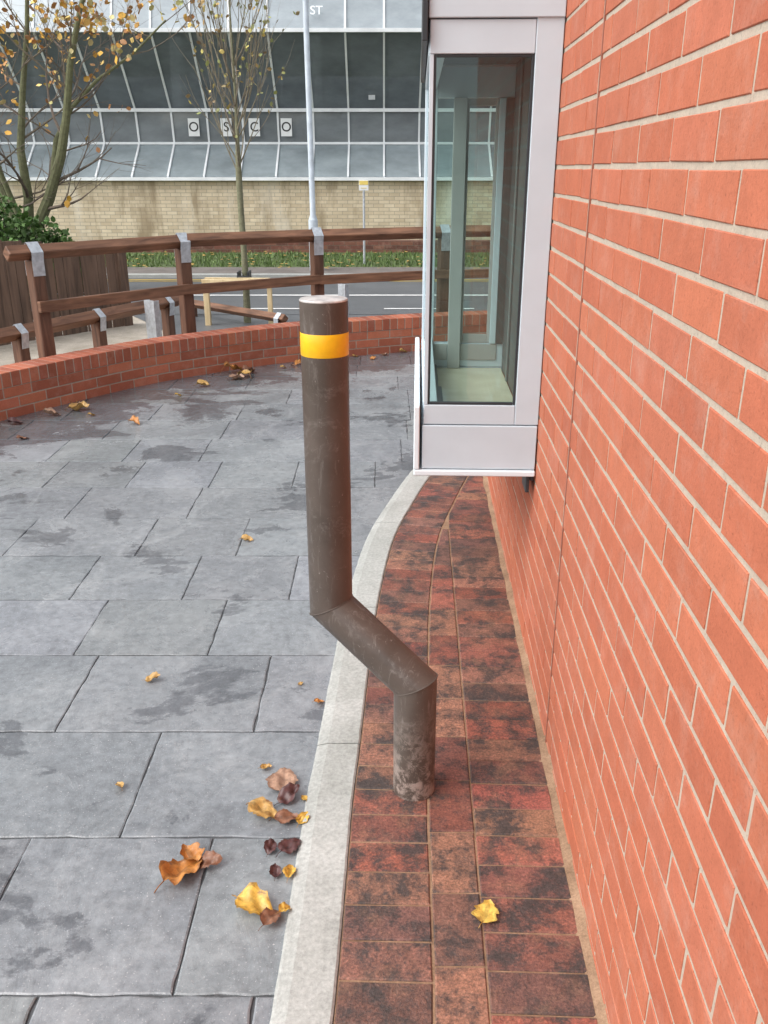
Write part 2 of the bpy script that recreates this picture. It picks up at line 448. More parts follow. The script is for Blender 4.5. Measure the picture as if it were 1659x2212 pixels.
# ---------------------------------------------------------------- brick building (right)
YAW=math.atan(.03637)
bld=thing('brick_building','orange red brick building with pale mortar and a projecting window, filling the right side','building',(.4007,0,0),-YAW)
RB=[(.475,.148,.082),(.455,.138,.076),(.49,.158,.088),(.47,.150,.085),(.445,.134,.075),(.48,.155,.090)]
MORT=(.48,.41,.33)
def brickwall(mb,P,u0,u1,v0,rows,ch=.075,bl=.225,mort=MORT,gap=.0053,joint=None,cols=RB,jt=.0013,step=.15,rec=.0024,var=.045):
    for r in range(rows):
        off=(bl/2 if r%2 else 0)
        u=u0-off
        while u<u1:
            a=max(u,u0)+gap;b=min(u+bl,u1)-gap
            if b-a>.02:
                segs=[(a,b)]
                if joint and a<joint<b: segs=[(a,joint-.004),(joint+.004,b)]
                for a_,b_ in segs:
                    if b_-a_<.02: continue
                    j=lambda: random.uniform(-jt,jt)
                    va=v0+r*ch+gap;vb=v0+(r+1)*ch-gap
                    mb.quadbrick([(a_+j(),va+j()),(b_+j(),va+j()),(b_+j(),vb+j()),(a_+j(),vb+j())],P,.0015,.012,jit(random.choice(cols),var),random.uniform(-.0006,.0008))
            u+=bl
    n=max(1,int((u1-u0)/step))
    for i in range(n):
        a=lerp(u0,u1,i/n);b=lerp(u0,u1,(i+1)/n)
        mb.face([P(a,v0-.05,-rec),P(b,v0-.05,-rec),P(b,v0+rows*ch,-rec),P(a,v0+rows*ch,-rec)],mort)
WE=4.8
w=MB()
brickwall(w,lambda u,v,d:(-d,u,v),-1.2,WE,-.045,42,joint=2.15)
w.cbox((.02,-1.2,-.05),(5,WE,3.1),.0,col=RB[0])
brickwall(w,lambda u,v,d:(u,WE+d+.01,v),.0,5,-.045,42)
w.build('wall',BR,bld)
m=MB();m.cbox((-.05,-1.25,3.107),(5.05,WE+.06,3.22),.005);m.build('roof',ROOFM,bld)
m=MB();m.cbox((-.0015,2.1455,0),(.01,2.1545,3.1),.0);m.build('movement_joint',simple('sealant_brown',(.30,.11,.07),.6),bld)
# bay window (local coordinates: x out of wall is negative)
X0=-.372;Y0=2.72;Y1=3.95
ZB,ZG0,ZG1=.668,.894,1.90
ft=MB()
ft.cbox((-.078,Y0,ZG0-.064),(-.002,Y0+.05,2.0),.002)
ft.cbox((X0,Y0+.001,ZG0-.064),(-.079,Y0+.05,ZG0),.002)
ft.cbox((X0,Y0+.001,ZG1),(-.079,Y0+.05,1.985),.002)
ft.cbox((X0,Y0+.002,ZG0+.001),(X0+.012,Y0+.03,ZG1-.001),.001)
ft.cbox((X0-.003,Y0+.052,ZG0-.05),(X0+.045,Y1-.05,ZG0+.0),.002)
ft.cbox((X0-.003,Y0+.052,ZG1),(X0+.045,Y1-.05,1.985),.002)
ft.cbox((X0-.002,Y1-.05,ZG0-.05),(X0+.05,Y1,1.985),.002)
ft.cbox((X0+.051,Y1-.05,ZG1-.03),(-.002,Y1-.001,1.984),.002)
ft.cbox((X0+.051,Y1-.05,ZB+.1),(-.002,Y1-.001,ZG0-.02),.002)
ft.cbox((-.256,Y1-.03,ZG0-.019),(-.205,Y1-.002,ZG1-.031),.002)
ft.cbox((-.072,Y1-.06,ZG0-.019),(-.045,Y1-.002,ZG1-.031),.002)
bay=ft.build('bay_window',WHITE,bld)
def sub(name,mat,boxes,b=.002,smooth=False):
    m=MB()
    for lo,hi in boxes: m.cbox(lo,hi,b)
    return m.build(name,mat,bay)
sub('lower_panel',WHITE,[((X0-.003,Y0-.004,ZB+.012),(-.004,Y0+.04,ZG0-.067)),((X0-.006,Y0+.042,ZB+.012),(X0+.03,Y1,ZG0-.053)),((X0+.031,Y1-.05,ZB+.012),(-.004,Y1-.003,ZB+.098))])
sub('upper_panel',WHITE,[((X0-.004,Y0-.007,1.988),(-.002,Y0+.045,2.42)),((X0+.0,Y1-.045,1.988),(-.002,Y1,2.42)),((X0,Y0+.046,2.38),(-.004,Y1-.046,2.42))])
sub('side_fascia',DARK,[((X0-.022,Y0-.02,1.93),(X0-.006,Y1+.01,2.44))])
sub('window_sill',WHITE2,[((X0-.03,Y0-.014,ZB-.01),(-.003,Y1+.01,ZB+.009)),((X0-.031,Y0-.012,ZB+.010),(X0-.012,Y1,ZG0-.002))],.003)
sub('bracket',DARK,[((-.03,Y0+.0,ZB-.07),(-.018,Y0+.10,ZB-.012)),((-.017,Y0+.004,ZB-.03),(-.003,Y1-.05,ZB-.012))])
sub('counter',COUNT,[((X0+.046,Y0+.052,.74),(-.014,Y1-.052,.765))])
sub('inner_post',INW,[((-.258,Y1-.075,.767),(-.203,Y1-.0515,ZG1-.031)),((X0+.053,Y1-.0545,.80),(-.26,Y1-.0515,ZG0-.022)),((-.201,Y1-.0545,.80),(-.04,Y1-.0515,ZG0-.022))],.002)
sub('dark_interior_panel',INNER,[((-.013,Y0+.051,.766),(-.002,Y1-.062,2.37)),((X0+.046,Y0+.052,1.99),(-.014,Y1-.052,2.01)),((-.0445,Y1-.06,ZG0-.019),(-.002,Y1-.003,ZG1-.031))],.001)  # dark sheets stand in for the unlit interior beyond the bay
sub('inner_upright',INW2,[((-.022,y,.77),(-.0135,y+.03,1.985)) for y in (3.25,3.60)])
sub('latch_rail',DARK,[((X0+.05,Y0+.30,.766),(X0+.075,Y0+.62,.81)),((X0+.052,Y0+.1,.766),(X0+.066,Y1-.08,.785))])
gk=.007
sub('gasket',DARK,[((X0+.0125,Y0+.006,ZG0+.001),(X0+.0125+gk,Y0+.02,ZG1-.001)),((-.079-gk,Y0+.006,ZG0+.001),(-.0795,Y0+.02,ZG1-.001)),((X0+.02,Y0+.006,ZG0+.001),(-.087,Y0+.02,ZG0+.001+gk)),((X0+.02,Y0+.006,ZG1-.001-gk),(-.087,Y0+.02,ZG1-.001))],.001)
sub('inner_sash',INW,[((-.202,Y1-.045,ZG0-.018),(-.192,Y1-.031,ZG1-.032)),((-.085,Y1-.045,ZG0-.018),(-.0725,Y1-.031,ZG1-.032)),((-.191,Y1-.045,ZG0-.018),(-.086,Y1-.031,ZG0+.02)),((-.191,Y1-.045,ZG1-.06),(-.086,Y1-.031,ZG1-.032))],.001)
for nm,pts in (('window_pane',[(X0+.013,Y0+.013,ZG0),(-.08,Y0+.013,ZG0),(-.08,Y0+.013,ZG1),(X0+.013,Y0+.013,ZG1)]),
               ('window_pane',[(X0+.004,Y0+.03,ZG0),(X0+.004,Y1-.05,ZG0),(X0+.004,Y1-.05,ZG1),(X0+.004,Y0+.03,ZG1)]),
               ('window_pane',[(X0+.05,Y1-.0305,ZG0-.02),(-.045,Y1-.0305,ZG0-.02),(-.045,Y1-.0305,ZG1-.03),(X0+.05,Y1-.0305,ZG1-.03)])):
    m=MB();m.face(pts);m.build(nm,GLASS,bay)
# ---------------------------------------------------------------- curved low wall
lw=Curve2([(-3.75,2.2),(-3.62,3.2),(-3.35,4.2),(-3.02,5.02),(-2.62,5.75),(-1.94,6.77),(-1.3,7.37),(-.745,7.75),(.31,8.22),(1.3,8.47),(2.6,8.65),(4.5,8.75),(6.5,8.8)])
m=MB()
LM=(.40,.33,.27);LB=[(.44,.14,.08),(.40,.125,.07),(.48,.16,.09),(.36,.11,.065),(.32,.10,.06)]
def LP(u,v,d):
    q=lw.at(u,-d);return (q.x,q.y,v)
brickwall(m,LP,0,lw.len,-.01,3,mort=LM,gap=.005,jt=.0008,step=.1,cols=LB,rec=.003,var=.08)
def LPb(u,v,d):
    q=lw.at(u,.215+d);return (q.x,q.y,v)
brickwall(m,LPb,0,lw.len,-.01,3,mort=LM,gap=.005,step=.1,cols=LB)
u=0
while u<lw.len-.08:
    c=jit(random.choice(LB),.12)
    m.cbox((u+.004,-.004,.2155),(u+.071,.219,.3165),.003,lambda a,b,c_:(*lw.at(a,b),c_),c)
    m.face([(*lw.at(u,-.001),.2155),(*lw.at(u+.075,-.001),.2155),(*lw.at(u+.075,-.001),.312),(*lw.at(u,-.001),.312)],LM)
    m.face([(*lw.at(u,0),.314),(*lw.at(u+.075,0),.314),(*lw.at(u+.075,.215),.314),(*lw.at(u,.215),.314)],LM)
    u+=.075
tag(m.build('low_brick_wall',BR),'low curved orange brick wall with upright coping bricks around the grey paving','wall')
# ---------------------------------------------------------------- behind the low wall: setting
def band(name,y0,y1,z,mat,x0=-60,x1=60): return sheet(name,[(x0,y0),(x1,y0),(x1,y1),(x0,y1)],z,mat)
vg=MB();n=80
for i in range(n):
    a=lw.at(lw.len*i/n,.21);b=lw.at(lw.len*(i+1)/n,.21)
    vg.face([(a.x,a.y,.006),(b.x,b.y,.006),(b.x,10.4,.006),(a.x,10.4,.006)])
vg.face([(-8,-1,.006),(-3.77,-1,.006),(-3.77,10.4,.006),(-8,10.4,.006)])
vg.build('gravel_verge',GRAV,kind='structure')
m=MB()
m.face([(-1.45,7.9,.011),(-.7,8.2,.011),(.4,8.6,.011),(2,8.85,.011),(7,9.2,.011),(7,10.4,.011),(-3.0,10.4,.011),(-2.1,8.9,.011)])
m.build('pavement_near',ASPH,kind='structure')
band('road',10.35,14.0,.015,ASPH)
m=MB();m.cbox((-60,14.0,-.02),(60,14.13,.075),.01);m.build('kerb_far',KERB,kind='structure')
band('pavement_far',14.13,15.1,.07,PATH)
band('grass_base',15.1,19.9,.066,GRASSM)
band('yellow_line',13.72,13.80,.019,LINEY);band('yellow_line_inner',13.55,13.61,.019,LINEY)
band('white_line',11.95,12.05,.019,LINEW)
m=MB()
for x in range(-9,6): m.face([(x*1.9,10.75,.019),(x*1.9+1.1,10.75,.019),(x*1.9+1.1,10.82,.019),(x*1.9,10.82,.019)])
m.build('dashed_line',LINEW,kind='structure')
gm=MB()
for i in range(9000):
    x=random.uniform(-9,6);y=random.uniform(15.1,17.6);h=random.uniform(.03,.10);a=random.uniform(0,6.28);w_=.012
    k_=random.uniform(.6,1.4);c=(.105*k_,.165*k_,.045*k_)
    dx,dy=math.cos(a)*w_,math.sin(a)*w_
    gm.face([(x-dx,y-dy,.066),(x+dx,y+dy,.066),(x+random.uniform(-.03,.03),y+random.uniform(-.03,.03),.066+h)],c)
for i in range(520):
    x=random.uniform(-9,6);y=random.uniform(14.4,17.6);s=.035
    a=random.uniform(0,6.28);dx,dy=math.cos(a)*s,math.sin(a)*s
    gm.face([(x-dx,y-dy,.12),(x+dy,y-dx,.125),(x+dx,y+dy,.13),(x-dy,y+dx,.12)],(.45,.29,.08))
gm.build('grass',TLEAF,kind='stuff')
# ---------------------------------------------------------------- timber rail fence
fp=[Vector(p) for p in ((-2.53,6.52),(-1.67,7.5),(-.61,8.19),(.57,8.63),(1.85,8.92),(3.15,9.05))]
fen=thing('timber_rail_fence','brown timber fence behind the low brick wall with diamond top rail and flat mid rail','fence')
ends=[fp[0]+(fp[0]-fp[1]).normalized()*.2]+fp
for i,p in enumerate(fp):
    d=(fp[min(i+1,5)]-fp[max(i-1,0)]).normalized()
    m=MB();nx=Vector((-d.y,d.x))
    m.cbox((-.049,-.049,0.0),(.049,.049,.99),.006,lambda a,b,c,p=p,d=d,nx=nx:(p.x+d.x*a+nx.x*b,p.y+d.y*a+nx.y*b,c))
    m.build('post',TIMP,fen)
    if i<5 :
        q=fp[i+1];m=MB();a=(p if i else ends[0]);dd=(q-p).normalized()
        z=1.045
        m.beam((a.x,a.y,z+(.008 if i%2 else 0)),(q.x-dd.x*.005,q.y-dd.y*.005,z),.082,.082,R(45),.006);m.build('top_rail',TIM,fen)
        m=MB();off=Vector((dd.y,-dd.x))*.073
        a2=(p-dd*.05) if i==0 else p
        m.beam((a2.x+off.x,a2.y+off.y,.665),(q.x+off.x-dd.x*.005,q.y+off.y-dd.y*.005,.67),.042,.08,0,.004);m.build('mid_rail',TIM,fen)
    m=MB();s=.065;wd=.045
    for sg in (-1,1):
        off=nx*sg
        top=Vector((p.x,p.y,1.114));sh=Vector((p.x+off.x*s,p.y+off.y*s,1.045));lo=Vector((p.x+off.x*.053,p.y+off.y*.053,.98));bt=Vector((p.x+off.x*.053,p.y+off.y*.053,.88))
        D=Vector((d.x,d.y,0))*wd
        for a,b in ((top,sh),(sh,lo),(lo,bt)):
            n_=Vector((off.x,off.y,.3)).normalized()*.003
            m.add([a-D,a+D,b+D,b-D,a-D+n_,a+D+n_,b+D+n_,b-D+n_],[(0,1,2,3),(4,5,6,7),(0,1,5,4),(1,2,6,5),(2,3,7,6),(3,0,4,7)])
    m.build('strap',GALV,fen)
def knee(label,A,B,z,ts,size=.085,st=True):
    A=Vector(A);B=Vector(B);t=thing('knee_rail_fence',label,'fence',group='low timber knee rails behind the fence')
    m=MB();m.beam((A.x,A.y,z),(B.x,B.y,z),size,size,R(45),.005);m.build('rail',TIM,t)
    d=(B-A).normalized();nx=Vector((-d.y,d.x));s_=size*.78
    for q in ts:
        p=A.lerp(B,q);m=MB();m.cbox((-.045,-.045,0),(.045,.045,z-.04),.005,lambda a,b,c:(p.x+d.x*a+nx.x*b,p.y+d.y*a+nx.y*b,c));m.build('post',TIMP,t)
        if not st and q<.5: continue
        m=MB();D=Vector((d.x,d.y,0))*.035
        for sg in (-1,1):
            a=Vector((p.x,p.y,z+s_));b=Vector((p.x+nx.x*sg*s_,p.y+nx.y*sg*s_,z));c=Vector((p.x+nx.x*sg*.05,p.y+nx.y*sg*.05,max(.02,z-.12)))
            for e,f in ((a,b),(b,c)):
                n_=Vector((nx.x*sg,nx.y*sg,.3)).normalized()*.003
                m.add([e-D,e+D,f+D,f-D,e-D+n_,e+D+n_,f+D+n_,f-D+n_],[(0,1,2,3),(4,5,6,7),(0,1,5,4),(1,2,6,5),(2,3,7,6),(3,0,4,7)])
        m.build('strap',GALV,t)
knee('low timber knee rail on short posts at the far left, behind the first fence post',(-3.02,6.4),(-2.0,8.6),.42,(.18,.54,.93))
knee('very low timber rail running past the pale stakes, right of the second fence post',(-2.3,10.3),(-1.02,9.1),.16,(.06,.95),.07,False)
def galvpost(x,y,h,w_,label):
    t=thing('steel_post',label,'post',(x,y,0),R(-35),'galvanised steel posts behind the fence')
    m=MB();m.cbox((-w_/2,-.004,0),(w_/2,.004,h),.001);m.cbox((-w_/2,.005,0),(-w_/2+.008,.06,h-.003),.001);m.cbox((w_/2-.008,.005,0),(w_/2,.06,h-.003),.001)
    m.build('channel',GALV,t);m=MB();m.cbox((-w_/2-.02,-.03,0),(w_/2+.02,.08,.018),.002);m.build('base_plate',GALV,t)
galvpost(-2.12,8.0,.5,.13,'short wide galvanised steel post left of the second timber fence post')
galvpost(-.42,8.85,.54,.09,'short narrow galvanised steel post just right of the third timber fence post')
t=thing('board_fence','dark brown close board fence of upright boards at far left','fence')
A=Vector((-4.6,7.3));B=Vector((-2.83,9.6));d=(B-A).normalized();nx=Vector((-d.y,d.x));L=(B-A).length
m=MB();s_=0
while s_<L:
    wv=.098;h=lerp(1.12,.84,s_/L)+random.uniform(-.008,.008);o_=random.choice((0,.012))
    m.cbox((s_,o_,0),(s_+wv,o_+.016,h),.002,lambda a,b,c:(A.x+d.x*a+nx.x*b,A.y+d.y*a+nx.y*b,c));s_+=.102
m.build('boards',BOARD,t)
m=MB();m.cbox((L-.01,-.03,0),(L+.09,.06,.9),.004,lambda a,b,c:(A.x+d.x*a+nx.x*b,A.y+d.y*a+nx.y*b,c));m.build('post',BOARD,t)
m=MB();m.cbox((0,.03,.2),(L,.07,.28),.004,lambda a,b,c:(A.x+d.x*a+nx.x*b,A.y+d.y*a+nx.y*b,c));m.build('rail',BOARD,t)
# ---------------------------------------------------------------- bollard
bol=thing('bollard','dark brown steel bollard with a kink and a yellow reflective band on the brick paving','bollard',(.082,1.955,.0125))
P=[Vector((0,0,0)),Vector((0,0,.335)),Vector((-.222,.10,.515)),Vector((-.222,.10,1.305))]
r=.0565;N=56
def ringat(i):
    d=Vector((0,0,1))
    if i==0 or i==3: nrm=Vector((0,0,1))
    else:
        a=(P[i]-P[i-1]).normalized();b=(P[i+1]-P[i]).normalized();nrm=(a+b).normalized()
    out=[]
    for k_ in range(N):
        an=2*math.pi*k_/N;o_=Vector((math.cos(an)*r,math.sin(an)*r,0));p=P[i]+o_
        tt=(P[i]-p).dot(nrm)/d.dot(nrm);out.append(p+d*tt)
    return out
m=MB();vs=[];rs=[ringat(i) for i in range(4)]
seq=[]
for i in range(3):
    n_=12
    for q in range(n_): seq.append([rs[i][k_].lerp(rs[i+1][k_],q/n_) for k_ in range(N)])
seq.append(rs[3])
for s_ in seq: vs+=s_
fs=[]
for i in range(len(seq)-1):
    for k_ in range(N): fs.append((i*N+k_,i*N+(k_+1)%N,(i+1)*N+(k_+1)%N,(i+1)*N+k_))
m.add(vs,fs)
m.build('post',BOL,bol,True,angle=20)
for i in (1,2):
    m=MB();ring=[p+(p-P[i]).normalized()*.0005 for p in rs[i]];m.tube(ring+[ring[0],ring[1]],.0016,6,False);m.build('weld_seam',BOL,bol,True)
m=MB();tp=P[3]
prof=[(.0565,-.0),(.0568,.002),(.055,.0045),(.045,.006),(.02,.0066)]
vs=[]
for rr,z in prof:
    for k_ in range(N):
        a=2*math.pi*k_/N;vs.append(tp+Vector((math.cos(a)*rr,math.sin(a)*rr,z)))
fs=[]
for i in range(len(prof)-1):
    for k_ in range(N): fs.append((i*N+k_,i*N+(k_+1)%N,(i+1)*N+(k_+1)%N,(i+1)*N+k_))
fs.append(tuple((len(prof)-1)*N+k_ for k_ in range(N)))
m.add(vs,fs);m.build('cap',CAPM,bol,True)
m=MB();c=Vector((tp.x,tp.y,0));vs=[]
for z,rr in ((1.1805,.0570),(1.181,.0573),(1.2335,.0573),(1.234,.0570)):
    for k_ in range(N):
        a=2*math.pi*k_/N;vs.append(c+Vector((math.cos(a)*rr,math.sin(a)*rr,z)))
fs=[(i*N+k_,i*N+(k_+1)%N,(i+1)*N+(k_+1)%N,(i+1)*N+k_) for i in range(3) for k_ in range(N)]
m.add(vs,fs);m.build('reflective_band',YEL,bol,True)
# ---------------------------------------------------------------- office building across the road
off=thing('office_building','long glazed office building with buff brick base and white glazing bars across the road','building',(0,20,0))
def O(lo,hi,name,mat,b=.003):
    m=MB();m.cbox((lo[0],lo[1]-20,lo[2]),(hi[0],hi[1]-20,hi[2]),b);return m.build(name,mat,off)
XA,XB=-12.32,6.93;SPC=.77;NC=25
O((XA,20,0),(XB,20.3,1.37),'base_wall',BUFF)
O((XA,19.88,1.372),(XB,20.4,1.44),'ledge',ALU)
O((XA,22.6,0),(XB,22.8,6.4),'back_wall',INT)
O((XA,20.31,1.30),(XB,22.59,1.37),'inner_floor',INT)
O((XA-.2,19.6,5.75),(XB+.2,23,6.0),'roof',ROOFM)
O((XA-.15,19.4,0),(XA-.01,22.9,5.74),'end_wall',BUFF);O((XB+.01,19.4,0),(XB+.15,22.9,5.74),'end_wall',BUFF)
O((XA,21.2,4.25),(XB,22.59,4.35),'upper_floor',INT)
for x in (-10.4,-7.5,-4.48,-1.5,1.5,4.5):
    m=MB();m.tube([(x,1.1,1.38),(x,1.1,4.24)],.16,14);m.build('interior_column',INTC,off,True)
prof=[(19.95,1.445),(20.85,2.13),(20.75,2.80),(19.5,4.15),(20.15,5.74)]
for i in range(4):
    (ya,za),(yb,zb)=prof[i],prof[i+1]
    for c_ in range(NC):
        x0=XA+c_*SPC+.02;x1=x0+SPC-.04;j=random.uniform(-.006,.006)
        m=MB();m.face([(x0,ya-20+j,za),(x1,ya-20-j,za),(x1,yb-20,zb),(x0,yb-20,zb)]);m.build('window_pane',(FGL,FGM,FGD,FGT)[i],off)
for c_ in range(NC+1):
    x=XA+c_*SPC;m=MB()
    for i in range(4):
        (ya,za),(yb,zb)=prof[i],prof[i+1];m.beam((x,ya-20-.01,za),(x,yb-20-.01,zb),.040,.05,0,.002)
    m.build('mullion',ALU,off)
for y,z,h in ((20.84,2.13,.05),(20.73,2.79,.07),(19.47,4.15,.07),(20.13,5.7,.07)):
    O((XA,y-.05,z-h/2),(XB,y+.02,z+h/2),'transom',ALU)
O((-.33,20.50,2.98),(-.19,20.52,3.14),'notice',simple('notice_grey_white',(.55,.58,.60)),.001)
def text(name,s,size,mat,loc,rot,parent):
    cu=bpy.data.curves.new(name,'FONT');cu.body=s;cu.size=size;cu.align_x='CENTER';cu.align_y='CENTER';cu.extrude=.001;cu.offset=.006*size
    o=bpy.data.objects.new(name,cu);COL.objects.link(o);bpy.context.view_layer.update()
    me=bpy.data.meshes.new_from_object(o.evaluated_get(bpy.context.evaluated_depsgraph_get()));bpy.data.objects.remove(o)
    me.materials.clear();me.materials.append(mat)
    o=bpy.data.objects.new(name,me);COL.objects.link(o);o.location=loc;o.rotation_euler=rot;o.parent=parent;return o
for ch,x,lb in (('O',-4.15,'leftmost white paper sheet with black letter O on the glazing'),('S',-3.44,'white paper sheet with black letter S behind the slender tree'),('C',-2.83,'white paper sheet with black letter C right of the slender tree'),('O',-2.13,'rightmost white paper sheet with black letter O, nearest the lamp post')):
    t=thing('poster',lb,'poster',(x,20.74,2.45),0,'letter sheets on the office glazing')
    m=MB();m.cbox((-.12,0,-.18),(.12,.004,.18),.001);m.build('sheet',PAPER,t)
    text('letter',ch,.27,INK,(0,-.004,0),(R(90),0,0),t)
text('lettering','ST',.24,simple('faded_white_lettering',(.80,.85,.90),.6),(-1.33,-.48,4.50),(R(90)-.35,0,0),off)
m=MB();brickwall(m,lambda u,v,d:(u,17.9-d,v),-5.5,6,.05,3,mort=(.14,.11,.085),cols=[(.18,.075,.055),(.13,.06,.045),(.21,.095,.065)],jt=0)
m.cbox((-5.5,17.91,0),(6,18.1,.29),.004,col=(.16,.08,.06))
tag(m.build('garden_wall',BR),'low dark red brick wall behind the grass verge in front of the office building','wall')
t=thing('lamp_post','tall pale grey lamp post on the far pavement, left of the small yellow sign','lamp post',(-1.13,14.6,.07))
m=MB();m.tube([(0,0,0),(0,0,.78)],.075,16);m.build('base',LAMP,t,True)
m=MB();m.tube([(0,0,.78),(0,0,.86),(-.02,0,3.5),(-.04,0,7.5)],[.07,.045,.042,.03],16);m.build('pole',LAMP,t,True)
m=MB();m.cbox((-.16,-.7,7.45),(.08,.06,7.55),.03);m.build('lamp_head',LAMP,t)
t=thing('road_sign','small yellow and white sign on a thin pole on the grass verge','sign',(-.34,15.6,.066))
m=MB();m.tube([(0,0,0),(0,0,1.34)],.020,10);m.build('pole',GALV,t,True)
m=MB();m.cbox((-.08,-.03,1.20),(.08,-.024,1.36),.002);m.build('sign_plate',PAPER,t)
m=MB();m.cbox((-.074,-.034,1.29),(.074,-.0305,1.354),.001);m.cbox((-.05,-.0345,1.235),(.05,-.0305,1.245),.0005);m.build('yellow_panel',SIGNY,t)
# ---------------------------------------------------------------- trees
def grow(mb,p,d,r,L,lev,tips,up,spread,col,seg=5,kids=(3,4,4,0),wob=.16):
    pts=[Vector(p)];dd=Vector(d).normalized();rad=[r]
    for i in range(seg):
        dd=(dd+Vector((random.uniform(-1,1),random.uniform(-1,1),random.uniform(-.6,1)))*wob+Vector((0,0,up))).normalized()
        pts.append(pts[-1]+dd*L/seg);rad.append(r*(1-.72*(i+1)/seg))
    mb.tube(pts,rad,7 if lev==0 else (5 if lev<3 else 3),False,col=jit(col,.15))
    if lev>=len(kids) or kids[lev]==0:
        tips.append(pts);return
    for k_ in range(kids[lev]+1):
        q=random.uniform(.25,1.0)*seg;i=min(seg-1,int(q));pp=pts[i].lerp(pts[i+1],q-i)
        bd=(pts[i+1]-pts[i]).normalized();side=bd.orthogonal().normalized();side.rotate(Matrix.Rotation(random.uniform(0,6.28),3,bd))
        nd=(bd+side*spread*random.uniform(.6,1.3)).normalized()
        rr=rad[i]*.62
        grow(mb,pp,nd,max(.0024,rr),L*random.uniform(.5,.75),lev+1,tips,up,spread,col,max(3,seg-1),kids,wob)
def leafquad(mb,p,s,c):
    a=Vector((random.gauss(0,1),random.gauss(0,1),random.gauss(0,1))).normalized();b=a.orthogonal().normalized();b.rotate(Matrix.Rotation(random.uniform(0,6.28),3,a))
    q=a.cross(b);w_=s*.34
    mb.face([p,p+b*s*.3+q*w_,p+b*s*.7+q*w_*.9+a*s*.12,p+b*s+a*s*.05,p+b*s*.7-q*w_*.9+a*s*.12,p+b*s*.3-q*w_],c)
def leafcol(pal): return jit(random.choice(pal),.25)
TX,TY=-4.72,12.0
t=thing('autumn_tree','multi stemmed tree with mossy trunks and yellow autumn leaves behind the board fence','tree',(0,0,0))
def T1(u,v,dy=0): return Vector((TX+(u-50)*.0061,TY+dy,1.6+(365-v)*.0064))
BC=(.15,.155,.08)
tr=MB();br=MB();tips=[]
stems=[([(50,620),(46,500),(20,400),(-15,300),(-60,180),(-100,40)],.10,-.1),([(52,620),(54,500),(64,420),(60,330),(78,230),(105,110),(130,-60)],.085,.1),([(60,620),(66,500),(118,420),(158,340),(182,270),(205,180),(240,90),(300,-20)],.09,-.25),
       ([(45,620),(35,500),(-10,420),(-70,330),(-130,200)],.08,.2),([(58,600),(72,490),(110,400),(128,310),(165,250),(220,200),(300,150),(370,90)],.05,.35),([(60,600),(60,480),(40,380),(20,250),(-5,120),(-20,-20)],.05,-.5)]
for px,r0,dy in stems:
    pts=[T1(u,v,dy*i*.8/ max(1,len(px)-1)*2) for i,(u,v) in enumerate(px)]
    rad=[r0*(1-.8*i/(len(pts)-1)) for i in range(len(pts))]
    tr.tube(pts,rad,10,False,col=jit(BC,.1))
    for i in range(2,len(pts)):
        low=pts[i].z<2.3
        for k_ in range(1 if low else 3):
            p=pts[i-1].lerp(pts[i],random.random());d_=Vector((random.uniform(-.9,1.35),random.uniform(-.8,.8),random.uniform(.1,.9)))
            grow(br,p,d_,rad[i]*.34+.003,random.uniform(.6,1.25),1,tips,.02,.75,(.16,.13,.10),5,(3,2,2,0),.20)
tr.build('trunk',BARK,t,True);br.build('branches',BARK,t)
lf=MB();PAL=[(.66,.38,.06),(.58,.31,.05),(.70,.50,.15),(.48,.24,.08),(.55,.48,.2),(.38,.2,.08)]
for pts in tips:
    z=pts[-1].z;pr=.06+max(0,min(1,(z-2.1)/1.2))*.94
    if random.random()<.25: pr*=.2
    for k_ in range(6):
        if random.random()<pr*.55:
            leafquad(lf,pts[random.randrange(1,len(pts))]+Vector((random.uniform(-.05,.05),random.uniform(-.05,.05),random.uniform(-.08,.02))),random.uniform(.055,.105),leafcol(PAL))
lf.build('crown',TLEAF,t)
t=thing('slender_tree','slender young tree with upright twiggy crown standing in a timber stake frame','tree',(0,0,0))
SX,SY=-1.52,9.8
tr=MB();br=MB();tips=[];BC2=(.18,.18,.11)
pts=[Vector((SX+.006*math.sin(i*1.3),SY,z)) for i,z in enumerate((0,.4,.8,1.2,1.5,1.9,2.3,2.8,3.4))]
tr.tube(pts,[.042,.036,.033,.032,.033,.021,.014,.009,.005],12,False,col=BC2)
tr.build('trunk',BARK,t,True)
for i in range(19):
    z=random.uniform(1.5,2.6);a=i*2.4;out=random.uniform(.45,1.0)
    grow(br,(SX,SY,z),(math.cos(a)*out,math.sin(a)*out,.95),.0088,random.uniform(.8,1.35),1,tips,.09,.42,(.20,.175,.125),7,(3,3,1,0),.12)
br.build('branches',BARK,t)
lf=MB();PAL2=[(.34,.36,.12),(.28,.31,.11),(.44,.31,.10),(.26,.19,.09),(.55,.46,.13)]
for pts in tips:
    for k_ in range(5):
        if random.random()<.6: leafquad(lf,pts[random.randrange(0,len(pts))],random.uniform(.035,.06),leafcol(PAL2))
lf.build('crown',TLEAF,t)
t=thing('stake_frame','pale new timber stake frame with black tie holding the slender tree','tree stake')
for p0,p1,w_,h_,nm in (((-1.92,9.62,0),(-1.92,9.62,.50),.06,.06,'post'),((-1.22,9.50,0),(-1.22,9.50,.475),.05,.05,'post'),((-1.95,9.57,.475),(-1.19,9.45,.48),.03,.06,'cross_rail'),((-1.94,9.70,.485),(-1.22,9.60,.49),.03,.05,'cross_rail')):
    m=MB();m.beam(p0,p1,w_,h_);m.build(nm,STAKE,t)
m=MB();m.cbox((SX-.065,9.66,.45),(SX-.045,9.85,.57),.003);m.cbox((SX+.045,9.66,.45),(SX+.065,9.85,.57),.003);m.cbox((SX-.065,9.64,.49),(SX+.065,9.655,.53),.003);m.build('tie',DARK,t)
t=thing('shrub','dense dark green shrub at the foot of the autumn tree behind the board fence','shrub',(0,0,0))
m=MB();st=MB()
